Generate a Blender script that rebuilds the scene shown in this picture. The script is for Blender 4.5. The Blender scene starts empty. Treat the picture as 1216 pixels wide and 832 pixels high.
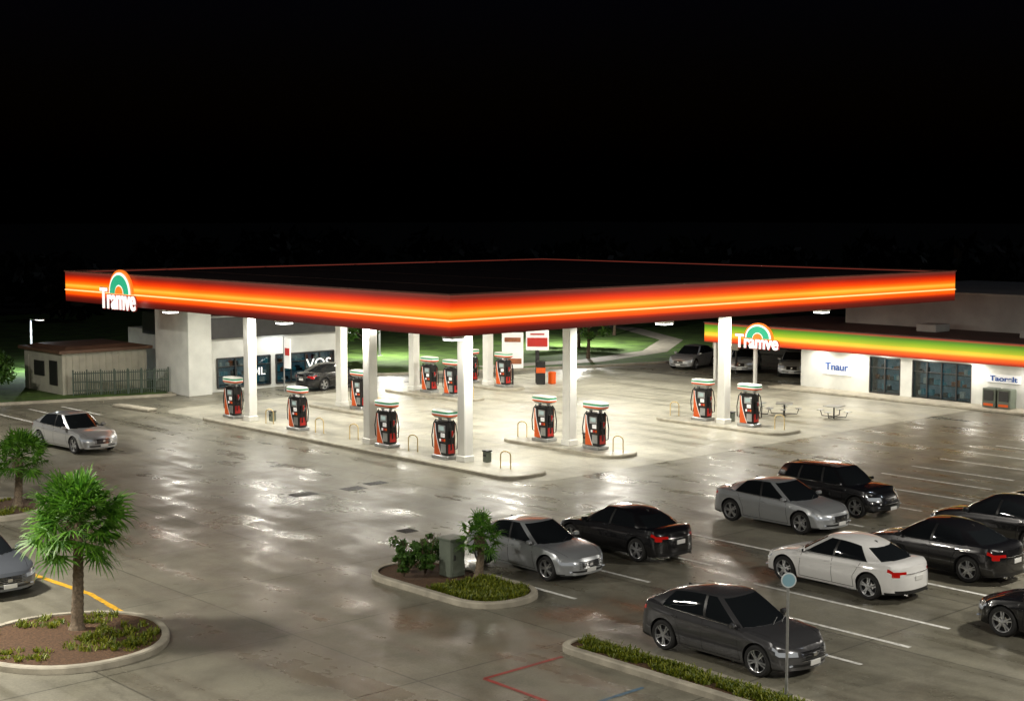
import bpy, bmesh, math, random
import numpy as np
from mathutils import Vector, Matrix
random.seed(7)
sc=bpy.context.scene
COL=sc.collection
# ------------------------------------------------------------------ materials
def nmat(name):
    m=bpy.data.materials.new(name);m.use_nodes=True
    nt=m.node_tree;b=nt.nodes['Principled BSDF']
    return m,nt,b
def P(name,col,rough=.5,metal=0,var=.12,scale=3.0,bump=0,bscale=40,coat=0,emis=None,es=0,spec=None,detail=5):
    m,nt,b=nmat(name);N=nt.nodes;L=nt.links
    tc=N.new('ShaderNodeTexCoord')
    if var>0:
        no=N.new('ShaderNodeTexNoise');no.inputs['Scale'].default_value=scale;no.inputs['Detail'].default_value=detail
        L.new(tc.outputs['Object'],no.inputs['Vector'])
        mr=N.new('ShaderNodeMapRange');mr.inputs['From Min'].default_value=.3;mr.inputs['From Max'].default_value=.7
        mr.inputs['To Min'].default_value=1-var;mr.inputs['To Max'].default_value=1+var
        L.new(no.outputs['Fac'],mr.inputs['Value'])
        hs=N.new('ShaderNodeHueSaturation');hs.inputs['Color'].default_value=(*col,1)
        L.new(mr.outputs['Result'],hs.inputs['Value']);L.new(hs.outputs['Color'],b.inputs['Base Color'])
    else: b.inputs['Base Color'].default_value=(*col,1)
    b.inputs['Roughness'].default_value=rough;b.inputs['Metallic'].default_value=metal
    if coat: b.inputs['Coat Weight'].default_value=coat;b.inputs['Coat Roughness'].default_value=.04
    if spec is not None: b.inputs['Specular IOR Level'].default_value=spec
    if emis: b.inputs['Emission Color'].default_value=(*emis,1);b.inputs['Emission Strength'].default_value=es
    if bump:
        n2=N.new('ShaderNodeTexNoise');n2.inputs['Scale'].default_value=bscale;n2.inputs['Detail'].default_value=4
        L.new(tc.outputs['Object'],n2.inputs['Vector'])
        bp=N.new('ShaderNodeBump');bp.inputs['Strength'].default_value=bump;bp.inputs['Distance'].default_value=.02
        L.new(n2.outputs['Fac'],bp.inputs['Height']);L.new(bp.outputs['Normal'],b.inputs['Normal'])
    return m
def leafmat(name,c1,c2,rough=.5):
    m,nt,b=nmat(name);N=nt.nodes;L=nt.links
    g=N.new('ShaderNodeNewGeometry');r=N.new('ShaderNodeValToRGB')
    r.color_ramp.elements[0].color=(*c1,1);r.color_ramp.elements[1].color=(*c2,1)
    L.new(g.outputs['Random Per Island'],r.inputs['Fac']);L.new(r.outputs['Color'],b.inputs['Base Color'])
    b.inputs['Roughness'].default_value=rough
    tr=N.new('ShaderNodeBsdfTranslucent');L.new(r.outputs['Color'],tr.inputs['Color'])
    mx=N.new('ShaderNodeMixShader');mx.inputs[0].default_value=.35
    L.new(b.outputs[0],mx.inputs[1]);L.new(tr.outputs[0],mx.inputs[2])
    L.new(mx.outputs[0],N['Material Output'].inputs['Surface'])
    return m
def pavement(name,c_dark,c_light,r0,r1,joint=4.6,jstr=.35):
    m,nt,b=nmat(name);N=nt.nodes;L=nt.links
    tc=N.new('ShaderNodeTexCoord')
    def noise(s,d=6,dist=0,rough=.6):
        n=N.new('ShaderNodeTexNoise');n.inputs['Scale'].default_value=s;n.inputs['Detail'].default_value=d
        n.inputs['Distortion'].default_value=dist;n.inputs['Roughness'].default_value=rough
        L.new(tc.outputs['Object'],n.inputs['Vector']);return n
    def mul(a,bv,fac=1):
        x=N.new('ShaderNodeMix');x.data_type='RGBA';x.blend_type='MULTIPLY';x.inputs[0].default_value=fac
        L.new(a,x.inputs[6]);L.new(bv,x.inputs[7]);return x.outputs[2]
    def ramp(src,stops):
        r=N.new('ShaderNodeValToRGB');e=r.color_ramp.elements
        e[0].position=stops[0][0];e[0].color=(*stops[0][1],1);e[1].position=stops[-1][0];e[1].color=(*stops[-1][1],1)
        for p,c in stops[1:-1]:
            q=e.new(p);q.color=(*c,1)
        L.new(src,r.inputs[0]);return r.outputs[0]
    big=noise(.13,5,.6);mid=noise(.9,8,.4,.7);fine=noise(18,6,0,.7)
    base=ramp(big.outputs['Fac'],[(.32,c_dark),(.68,c_light)])
    base=mul(base,ramp(mid.outputs['Fac'],[(.25,(.62,.62,.62)),(.5,(.96,.96,.96)),(.75,(1.18,1.18,1.15))]),.9)
    base=mul(base,ramp(fine.outputs['Fac'],[(.25,(.62,.62,.62)),(.75,(1.32,1.32,1.32))]),.75)
    sp=noise(.55,3,1.0);base=mul(base,ramp(sp.outputs['Fac'],[(.20,(.5,.48,.46)),(.38,(1,1,1)),(1,(1,1,1))]),.5)
    sp2=noise(1.9,3,.2);base=mul(base,ramp(sp2.outputs['Fac'],[(.24,(.35,.34,.32)),(.32,(1,1,1)),(1,(1,1,1))]),.65)
    mp=N.new('ShaderNodeMapping');mp.inputs['Scale'].default_value=(.8,.05,1);mp.inputs['Rotation'].default_value=(0,0,.12)
    L.new(tc.outputs['Object'],mp.inputs[0])
    st=N.new('ShaderNodeTexNoise');st.inputs['Scale'].default_value=1.6;st.inputs['Detail'].default_value=7;L.new(mp.outputs[0],st.inputs['Vector'])
    base=mul(base,ramp(st.outputs['Fac'],[(.3,(.64,.63,.60)),(.52,(1,1,1)),(.8,(1.14,1.14,1.11))]),.85)
    br=N.new('ShaderNodeTexBrick');br.offset=0;br.inputs['Scale'].default_value=1;br.inputs['Brick Width'].default_value=joint
    br.inputs['Row Height'].default_value=joint;br.inputs['Mortar Size'].default_value=.026;br.inputs['Mortar Smooth'].default_value=.2
    br.inputs['Color1'].default_value=(.92,.92,.92,1);br.inputs['Color2'].default_value=(1.08,1.08,1.08,1);br.inputs['Mortar'].default_value=(1-jstr,)*3+(1,)
    L.new(tc.outputs['Object'],br.inputs['Vector'])
    base=mul(base,br.outputs['Color'],1)
    vo=N.new('ShaderNodeTexVoronoi');vo.feature='DISTANCE_TO_EDGE';vo.inputs['Scale'].default_value=.14
    wn=noise(.8,4);va=N.new('ShaderNodeVectorMath');va.operation='MULTIPLY_ADD';va.inputs[1].default_value=(1.6,1.6,0)
    L.new(wn.outputs['Color'],va.inputs[0]);L.new(tc.outputs['Object'],va.inputs[2]);L.new(va.outputs[0],vo.inputs['Vector'])
    base=mul(base,ramp(vo.outputs['Distance'],[(0,(.55,.55,.55)),(.003,(.65,.65,.65)),(.006,(1,1,1))]),.4)
    L.new(base,b.inputs['Base Color'])
    rr=N.new('ShaderNodeMapRange');rr.interpolation_type='SMOOTHSTEP';rr.inputs['From Min'].default_value=.34;rr.inputs['From Max'].default_value=.64
    rr.inputs['To Min'].default_value=r0;rr.inputs['To Max'].default_value=r1
    md2=noise(.6,6,.2,.65)
    ad=N.new('ShaderNodeMath');ad.operation='MULTIPLY_ADD';ad.inputs[1].default_value=.5
    h=N.new('ShaderNodeMath');h.operation='MULTIPLY';h.inputs[1].default_value=.5
    L.new(md2.outputs['Fac'],ad.inputs[0]);L.new(st.outputs['Fac'],h.inputs[0]);L.new(h.outputs[0],ad.inputs[2])
    L.new(ad.outputs[0],rr.inputs['Value']);L.new(rr.outputs[0],b.inputs['Roughness'])
    bp=N.new('ShaderNodeBump');bp.inputs['Strength'].default_value=.22;bp.inputs['Distance'].default_value=.012
    L.new(fine.outputs['Fac'],bp.inputs['Height']);L.new(bp.outputs[0],b.inputs['Normal'])
    return m
def ramp_emit(name,z0,z1,stops,strength,rough=.35):
    m,nt,b=nmat(name);N=nt.nodes;L=nt.links
    tc=N.new('ShaderNodeTexCoord');sx=N.new('ShaderNodeSeparateXYZ');L.new(tc.outputs['Object'],sx.inputs[0])
    mr=N.new('ShaderNodeMapRange');mr.inputs['From Min'].default_value=z0;mr.inputs['From Max'].default_value=z1
    L.new(sx.outputs['Z'],mr.inputs['Value'])
    r=N.new('ShaderNodeValToRGB');e=r.color_ramp.elements
    e[0].position=stops[0][0];e[0].color=(*stops[0][1],1);e[1].position=stops[-1][0];e[1].color=(*stops[-1][1],1)
    for p,c in stops[1:-1]:
        q=e.new(p);q.color=(*c,1)
    L.new(mr.outputs[0],r.inputs[0])
    no=N.new('ShaderNodeTexNoise');no.inputs['Scale'].default_value=.2;L.new(tc.outputs['Object'],no.inputs['Vector'])
    m2=N.new('ShaderNodeMapRange');m2.inputs['From Min'].default_value=.3;m2.inputs['From Max'].default_value=.7
    m2.inputs['To Min'].default_value=strength*.88;m2.inputs['To Max'].default_value=strength*1.12
    L.new(no.outputs['Fac'],m2.inputs['Value']);L.new(m2.outputs[0],b.inputs['Emission Strength'])
    L.new(r.outputs[0],b.inputs['Emission Color'])
    dk=N.new('ShaderNodeMix');dk.data_type='RGBA';dk.blend_type='MULTIPLY';dk.inputs[0].default_value=1;dk.inputs[7].default_value=(.35,.35,.35,1)
    L.new(r.outputs[0],dk.inputs[6]);L.new(dk.outputs[2],b.inputs['Base Color'])
    b.inputs['Roughness'].default_value=rough
    return m
def S(r,g,b):
    f=lambda v:(v/255/12.92) if v/255<=.04045 else ((v/255+.055)/1.055)**2.4
    return (f(r),f(g),f(b))
M={}
M['lot']=pavement('lot_concrete',(.160,.150,.116),(.245,.232,.182),.19,.56,jstr=.5)
M['pad']=pavement('forecourt_concrete',(.36,.345,.285),(.45,.435,.36),.28,.6,joint=3.0,jstr=.3)
M['kerb']=P('kerb_concrete',(.38,.35,.28),.7,var=.25,scale=2.2,bump=.3,detail=8)
M['mulch']=P('mulch',(.095,.05,.024),.9,var=.5,scale=22,bump=1,bscale=60)
M['lawn']=P('lawn_grass',(.06,.12,.015),.9,var=.5,scale=.8,bump=.8,bscale=30,detail=8)
M['terrain']=P('unlit_field',(.012,.016,.007),.95,var=.5,scale=.1)  # darkness of the unlit distance put into the ground colour
M['white_paint']=P('white_road_paint',(.78,.78,.74),.5,var=.32,scale=6,detail=8)
M['yellow_paint']=P('yellow_road_paint',(.75,.42,.03),.5,var=.3,scale=6,detail=8)
M['red_paint']=P('red_road_paint',(.32,.055,.045),.55,var=.4,scale=6,detail=8)
M['blue_paint']=P('blue_road_paint',(.08,.15,.22),.55,var=.35,scale=6)
M['white']=P('white_painted_steel',(.8,.8,.76),.35,var=.05,scale=1.5)
M['wall']=P('white_render',(.68,.69,.65),.7,var=.12,scale=1.2,bump=.2)
M['wallgrey']=P('grey_render',(.30,.31,.30),.75,var=.15,scale=.8,bump=.2)
M['roofdark']=P('dark_roof_membrane',(.055,.024,.018),.7,var=.35,scale=.25)
M['brownroof']=P('brown_roof_sheet',(.14,.08,.05),.6,var=.2,scale=1)
M['beige']=P('beige_siding',(.46,.45,.37),.6,var=.1,scale=2)
M['black']=P('black_plastic',(.012,.012,.013),.35,var=.1)
M['dark']=P('dark_interior',(.006,.006,.007),.9,var=0)
M['metal']=P('galvanised_steel',(.45,.46,.47),.35,metal=.8,var=.15,scale=4)
M['darkmetal']=P('dark_metal',(.06,.06,.06),.45,metal=.6,var=.1)
M['fence']=P('green_fence',(.06,.085,.065),.6,var=.15)
M['orange']=P('orange_panel',(.70,.10,.01),.35,var=.05,emis=(.9,.15,.01),es=.08)
M['red']=P('red_panel',(.50,.02,.015),.35,var=.05,emis=(.8,.03,.02),es=.06)
M['green']=P('green_panel',(.03,.30,.14),.35,var=.05,emis=(.02,.5,.2),es=.15)
M['panelwhite']=P('white_lit_panel',(.8,.8,.8),.35,var=.03,emis=(1,.97,.9),es=.3)
M['logowhite']=P('white_lit_letter',(.8,.8,.8),.35,var=0,emis=(1,.97,.9),es=.95)
M['logogreen']=P('green_lit_letter',(.02,.3,.15),.35,var=0,emis=(.03,.42,.22),es=.9)
M['logoorange']=P('orange_lit_letter',(.8,.15,.02),.35,var=0,emis=(1,.22,.02),es=.9)
M['bluetext']=P('blue_letter',(.03,.10,.35),.35,var=0)
M['led']=P('led_lens',(.9,.9,.9),.3,var=0,emis=(1,.98,.93),es=9)
M['screen']=P('pump_screen',(.25,.3,.3),.15,var=0,emis=(.5,.65,.6),es=.5)
M['hoop']=P('cream_guard_rail',(.74,.58,.30),.4,var=.1)
M['bark']=P('bark',(.12,.085,.055),.9,var=.4,scale=14,bump=1,bscale=25)
M['palmbark']=P('palm_bark',(.17,.13,.09),.9,var=.45,scale=16,bump=1,bscale=22)
M['palmleaf']=leafmat('palm_leaf',(.035,.13,.010),(.15,.34,.03))
M['leaf']=leafmat('leaf_green',(.03,.09,.012),(.10,.22,.03))
M['cover']=leafmat('ground_cover',(.07,.12,.01),(.28,.30,.02))
M['unlitleaf']=leafmat('unlit_leaf',(.006,.010,.004),(.016,.022,.008))  # near-black copy of the leaves, night darkness put into the colour
M['boxgreen']=P('cabinet_paint',(.14,.165,.13),.5,var=.15)
M['rubber']=P('tyre_rubber',(.012,.012,.012),.75,var=.1)
M['chrome']=P('chrome',(.75,.75,.76),.12,metal=1,var=0)
M['rim']=P('alloy_rim',(.55,.56,.58),.28,metal=.8,var=0)
M['glass']=P('dark_glass',(.01,.012,.014),.03,var=0,spec=.6)
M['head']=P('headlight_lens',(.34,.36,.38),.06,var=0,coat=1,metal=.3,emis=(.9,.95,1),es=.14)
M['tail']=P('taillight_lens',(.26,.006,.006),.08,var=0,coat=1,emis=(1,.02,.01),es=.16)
M['plate']=P('number_plate',(.7,.7,.68),.4,var=.05)
M['shop']=P('shop_interior_glow',(.16,.22,.26),.6,var=.3,scale=4,emis=(.3,.6,.75),es=.09)  # emission stands in for the lighting inside the stores
M['goods_a']=P('goods_teal',(.05,.22,.28),.5,var=.3,emis=(.1,.5,.6),es=.15);M['goods_b']=P('goods_dark',(.06,.05,.05),.5,var=.3);M['goods_c']=P('goods_cream',(.42,.43,.38),.5,var=.3,emis=(1,.95,.8),es=.15);M['goods_d']=P('goods_brown',(.30,.10,.04),.5,var=.3,emis=(1,.3,.1),es=.05)  # slight glow on most goods replaces light from shop lamps
def paneglass():
    m=bpy.data.materials.new('tinted_window_glass');m.use_nodes=True;nt=m.node_tree;N=nt.nodes;L=nt.links;N.clear()
    o=N.new('ShaderNodeOutputMaterial');t=N.new('ShaderNodeBsdfTransparent');t.inputs[0].default_value=(.60,.68,.70,1)
    gl=N.new('ShaderNodeBsdfGlossy');gl.inputs['Roughness'].default_value=.03;mx=N.new('ShaderNodeMixShader');fr=N.new('ShaderNodeFresnel');fr.inputs[0].default_value=1.5
    L.new(fr.outputs[0],mx.inputs[0]);L.new(t.outputs[0],mx.inputs[1]);L.new(gl.outputs[0],mx.inputs[2]);L.new(mx.outputs[0],o.inputs[0]);return m
M['pane']=paneglass()
# ------------------------------------------------------------------ mesh builder
class MB:
    def __init__(s): s.v=[];s.f=[];s.m=[];s.sm=[]
    def add(s,verts,faces,mat=0,smooth=False):
        o=len(s.v);s.v+= [tuple(p) for p in verts]
        for f in faces:
            s.f.append([o+i for i in f]);s.m.append(mat);s.sm.append(smooth)
        return o
    def box(s,c,d,mat=0,rot=0,taper=1,bev=0):
        cx,cy,cz=c;hx,hy,hz=d[0]/2,d[1]/2,d[2]/2
        if bev>0:
            b=min(bev,hx*.49,hy*.49,hz*.49)
            layers=[(-hz,b),(-hz+b,0),(hz-b,0),(hz,b)]
            V=[]
            for z,ins in layers:
                X=hx-ins;Y=hy-ins;k=b if ins==0 else b*.6
                V+=[(X,-Y+k,z),(X,Y-k,z),(X-k,Y,z),(-X+k,Y,z),(-X,Y-k,z),(-X,-Y+k,z),(-X+k,-Y,z),(X-k,-Y,z)]
            F=[[i+8*l,(i+1)%8+8*l,(i+1)%8+8*(l+1),i+8*(l+1)] for l in range(3) for i in range(8)]
            F+=[list(range(7,-1,-1)),list(range(24,32))]
        else:
            V=[(sx*hx*(taper if sz>0 else 1),sy*hy*(taper if sz>0 else 1),sz*hz) for sz in(-1,1) for sy in(-1,1) for sx in(-1,1)]
            F=[[0,2,3,1],[4,5,7,6],[0,1,5,4],[2,6,7,3],[0,4,6,2],[1,3,7,5]]
        cr,sr=math.cos(rot),math.sin(rot)
        s.add([(cx+x*cr-y*sr,cy+x*sr+y*cr,cz+z) for x,y,z in V],F,mat)
    def tube(s,pts,r,mat=0,n=8,caps=True):
        pts=[Vector(p) for p in pts];R=r if isinstance(r,(list,tuple)) else [r]*len(pts)
        V=[];up=Vector((0,0,1));prev=None
        for i,p in enumerate(pts):
            t=(pts[min(i+1,len(pts)-1)]-pts[max(i-1,0)]).normalized()
            if prev is None:
                a=t.cross(up)
                if a.length<.1:a=t.cross(Vector((1,0,0)))
            else: a=prev-t*prev.dot(t)
            a.normalize();prev=a;b=t.cross(a)
            for k in range(n):
                w=2*math.pi*k/n;V.append(p+(a*math.cos(w)+b*math.sin(w))*R[i])
        F=[[i*n+k,i*n+(k+1)%n,(i+1)*n+(k+1)%n,(i+1)*n+k] for i in range(len(pts)-1) for k in range(n)]
        s.add(V,F,mat,True)
        if caps: s.add(V[:n],[list(range(n))],mat);s.add(V[-n:],[list(range(n))],mat)
    def lathe(s,prof,c,axis='z',n=24,mat=0,smooth=True):
        V=[]
        for r,h in prof:
            for k in range(n):
                w=2*math.pi*k/n;a,b=r*math.cos(w),r*math.sin(w)
                V.append((c[0]+a,c[1]+b,c[2]+h) if axis=='z' else (c[0]+a,c[1]+h,c[2]+b))
        F=[[i*n+k,i*n+(k+1)%n,(i+1)*n+(k+1)%n,(i+1)*n+k] for i in range(len(prof)-1) for k in range(n)]
        s.add(V,F,mat,smooth)
    def mesh(s,name,mats,recalc=True,sharp=35):
        me=bpy.data.meshes.new(name);me.from_pydata(s.v,[],s.f)
        for m in mats: me.materials.append(M[m] if isinstance(m,str) else m)
        me.polygons.foreach_set('material_index',s.m);me.polygons.foreach_set('use_smooth',s.sm)
        if recalc:
            bm=bmesh.new();bm.from_mesh(me);bmesh.ops.recalc_face_normals(bm,faces=bm.faces);bm.to_mesh(me);bm.free()
        if any(s.sm): me.set_sharp_from_angle(angle=math.radians(sharp))
        me.update();return me
    def obj(s,name,mats,parent=None,loc=(0,0,0),rz=0,recalc=True):
        o=bpy.data.objects.new(name,s.mesh(name,mats,recalc));COL.objects.link(o)
        o.location=loc;o.rotation_euler=(0,0,rz)
        if parent:o.parent=parent
        return o
def empty(name,loc=(0,0,0)):
    o=bpy.data.objects.new(name,None);COL.objects.link(o);o.location=loc;o.empty_display_size=.3;return o
def inst(me,name,loc,rz=0,scale=1,parent=None):
    o=bpy.data.objects.new(name,me);COL.objects.link(o);o.location=loc;o.rotation_euler=(0,0,rz);o.scale=(scale,)*3
    if parent:o.parent=parent
    return o
def text(name,body,size,mat,mtx,parent,extr=.03,width=None,bold=.0):
    cu=bpy.data.curves.new(name,'FONT');cu.body=body;cu.size=size;cu.extrude=extr;cu.offset=bold
    cu.align_x='CENTER';cu.align_y='CENTER'
    t=bpy.data.objects.new(name,cu);COL.objects.link(t);bpy.context.view_layer.update()
    me=bpy.data.meshes.new_from_object(t.evaluated_get(bpy.context.evaluated_depsgraph_get()))
    bpy.data.objects.remove(t);me.materials.clear();me.materials.append(M[mat])
    if width:
        xs=[v.co.x for v in me.vertices];k=width/(max(xs)-min(xs))
        for v in me.vertices: v.co.x*=k
    o=bpy.data.objects.new(name,me);COL.objects.link(o);o.parent=parent;o.matrix_local=mtx;return o
def faceW(x,y,z):
    return Matrix(((0,0,-1,x),(-1,0,0,y),(0,1,0,z),(0,0,0,1)))
def faceS(x,y,z):
    return Matrix(((1,0,0,x),(0,0,-1,y),(0,1,0,z),(0,0,0,1)))
def rrect(x0,y0,x1,y1,r,n=8):
    P_=[]
    for cx,cy,a0 in((x1-r,y0+r,-90),(x1-r,y1-r,0),(x0+r,y1-r,90),(x0+r,y0+r,180)):
        for i in range(n+1):
            a=math.radians(a0+90*i/n);P_.append((cx+r*math.cos(a),cy+r*math.sin(a)))
    return P_
def circ(cx,cy,r,n=40,w=0.04):
    return [(cx+r*math.cos(2*math.pi*i/n)*(1+w*math.sin(3*2*math.pi*i/n)),cy+r*math.sin(2*math.pi*i/n)) for i in range(n)]
def shrink(poly,d):
    n=len(poly);out=[]
    for i in range(n):
        a=Vector(poly[i-1]);b=Vector(poly[i]);c=Vector(poly[(i+1)%n])
        t=(c-a);nn=Vector((-t.y,t.x))
        nn=nn.normalized() if nn.length>1e-6 else Vector((0,0));out.append(tuple(b+nn*d))
    return out
# ------------------------------------------------------------------ ground
g=MB();g.add([(-900,-900,-.03),(1600,-900,-.03),(1600,1600,-.03),(-900,1600,-.03)],[[0,1,2,3]]);g.obj('ground',['terrain'])
edge=[(30.3,71.6),(38.9,69.2),(39.0,69.9),(52.8,69.9),(60.3,66.7),(65.6,64.6),(71.1,63.2),(80,65.5),(100,72)]
lotp=[(-40,-40),(120,-40),(120,78),(100,72)]+edge[::-1][1:]+[(-40,92)]
g=MB();g.add([(x,y,0) for x,y in lotp],[list(range(len(lotp)))]);g.obj('parking_lot_pavement',['lot'])
g=MB();g.add([(x,y,.004) for x,y in rrect(35.3,37.6,66.0,64.5,1.5)],[list(range(36))]);g.obj('forecourt_pavement',['pad'])
lawn=[(-40,92),(30.3,71.6),(38.9,69.2),(39,69.9),(52.8,69.9),(60.3,66.7),(65.6,64.6),(71.1,63.2),(80,65.5),(100,72),(120,95),(118,118),(60,135),(10,130),(-40,120)]
g=MB();n=len(lawn);g.add([(x,y,.10) for x,y in lawn],[list(range(n))]);g.obj('lawn',['lawn'])
g=MB()
for a,b in zip(edge[:-1],edge[1:]):
    if abs(a[0]-39)<.2 and b[0]>50: continue
    d=Vector((b[0]-a[0],b[1]-a[1]));L_=d.length;rz=math.atan2(d.y,d.x)
    g.box(((a[0]+b[0])/2,(a[1]+b[1])/2,.065),(L_+.1,.22,.13),0,rz)
g.obj('lawn_kerb',['kerb'])
pth=[(60,68.5),(68,66.8),(76,68.5),(84,74),(90,84),(92,97)]
g=MB();V=[];w=.9
for i,p in enumerate(pth):
    a=Vector(pth[max(i-1,0)]);b=Vector(pth[min(i+1,len(pth)-1)]);t=(b-a).normalized();nn=Vector((-t.y,t.x))*w
    V+=[(p[0]+nn.x,p[1]+nn.y,.106),(p[0]-nn.x,p[1]-nn.y,.106)]
g.add(V,[[2*i,2*i+1,2*i+3,2*i+2] for i in range(len(pth)-1)]);g.obj('footpath',['kerb'])
def lines(name,segs,mat,w=.11,z=.006):
    g=MB()
    for x0,y0,x1,y1 in segs:
        d=Vector((x1-x0,y1-y0));n_=Vector((-d.y,d.x)).normalized()*w/2
        k=8;V=[]
        for i in range(k+1):
            p=Vector((x0,y0))+d*i/k;j=random.uniform(.82,1.08);V+=[(p.x+n_.x*j,p.y+n_.y*j,z),(p.x-n_.x*j,p.y-n_.y*j,z)]
        g.add(V,[[2*i,2*i+1,2*i+3,2*i+2] for i in range(k)])
    g.obj(name,[mat])
lines('parking_bay_lines',[(25.35,25.4,25.35,30.8),(27.95,25.3,27.95,30.9),(33.2,25.3,33.2,31.0),(30.6,25.4,30.6,30.8),(37.9,25.5,37.9,31),
  (41.3,25.6,41.3,30.6),(44.0,25.4,44.0,30.3),(46.4,26,46.4,30.5),(48.6,26.4,48.6,30.6),(50.9,26.8,50.9,30.8),(53.2,27,53.2,31),(55.5,27,55.5,31),(58,27,58,31),
  (23.25,13,23.25,22.6),(26.05,17.5,26.05,22.6),(27.9,17.5,27.9,20.9),(29.85,17.7,29.85,23.4),(33.2,18.4,33.2,23.4),(36.9,18.4,36.9,23.4),(41,18.4,41,23.6),
  (44.4,18.4,44.4,23.6),(47.2,18.4,47.2,23.6),(50,18.4,50,23.6),
  (29.0,64.6,29.0,68.8),(30.9,64.6,30.9,69.2),(32.5,64.8,32.5,69)],'white_paint',.14)
lines('yellow_kerb_line',[(16.2,42,16.45,37),(16.45,37,16.65,34),(16.65,34,16.4,31.8)],'yellow_paint',.17)
lines('red_fire_lane_line',[(19.5,22.2,21.75,22.2),(19.5,22.2,19.35,14)],'red_paint',.11)
lines('blue_bay_line',[(20.1,19.6,21.5,19.6)],'blue_paint',.1)
# ---------------- planters
def clump(g,cx,cy,z,r,hh,n,mat,w=.035):
    for _ in range(n):
        a=random.uniform(0,6.283);q=r*math.sqrt(random.random());x=cx+q*math.cos(a);y=cy+q*math.sin(a)
        b=random.uniform(0,6.283);l=hh*random.uniform(.5,1.1);lean=random.uniform(.2,.9)*l
        dx,dy=math.cos(b),math.sin(b);px,py=-dy*w/2,dx*w/2
        g.add([(x+px,y+py,z),(x-px,y-py,z),(x+dx*lean-px*.8,y+dy*lean-py*.8,z+l*.8),(x+dx*lean+px*.8,y+dy*lean+py*.8,z+l*.8)],[[0,1,2,3]],mat)
def inpoly(x,y,p):
    c=False;n=len(p)
    for i in range(n):
        a=p[i];b=p[i-1]
        if (a[1]>y)!=(b[1]>y) and x<(b[0]-a[0])*(y-a[1])/(b[1]-a[1])+a[0]: c=not c
    return c
def planter(name,poly,cover,zone=None):
    e=empty(name)
    g=MB();inn=shrink(poly,.17);out2=shrink(poly,.03);n=len(poly)
    V=[(x,y,0) for x,y in poly]+[(x,y,.12) for x,y in poly]+[(x,y,.15) for x,y in out2]+[(x,y,.15) for x,y in inn]+[(x,y,.05) for x,y in inn]
    g.add(V,[[l*n+i,l*n+(i+1)%n,(l+1)*n+(i+1)%n,(l+1)*n+i] for l in range(4) for i in range(n)],0,False)
    g.obj('kerb',['kerb'],e)
    g=MB();V=[(x,y,.11) for x,y in inn];g.add(V,[list(range(n))]);g.obj('mulch',['mulch'],e)
    xs=[p[0] for p in inn];ys=[p[1] for p in inn];g=MB();c=0
    ip=shrink(inn,.12)
    while c<cover:
        x=random.uniform(min(xs),max(xs));y=random.uniform(min(ys),max(ys))
        if not inpoly(x,y,ip): continue
        if zone and not zone(x,y): continue
        c+=1
        clump(g,x,y,.10,random.uniform(.06,.18),random.uniform(.08,.20),26,0,.028)
    if cover: g.obj('ground_cover_plants',['cover'],e,recalc=False)
    return e
planter('planter_island',circ(14.3,30.3,2.25),110,lambda x,y:math.sin(x*2.1+1)+math.sin(y*2.6)>-.1)
planter('planter_island',circ(19.1,45.8,1.75),40,lambda x,y:math.sin(x*3)+math.sin(y*2.3)>.2)
planter('planter_island',rrect(22.75,25.9,25.15,31.1,1.1),220,lambda x,y:y<28.3)
planter('planter_island',rrect(21.95,10,23.05,22.7,.5),460,lambda x,y:y>12 and (22.25<x+.12*math.sin(y*3)<22.9))
g=MB();g.box((34.75,65.7,.07),(.6,3,.14),0,0.1,1,.04);g.obj('wheel_stop_kerb',['kerb'])
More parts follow.
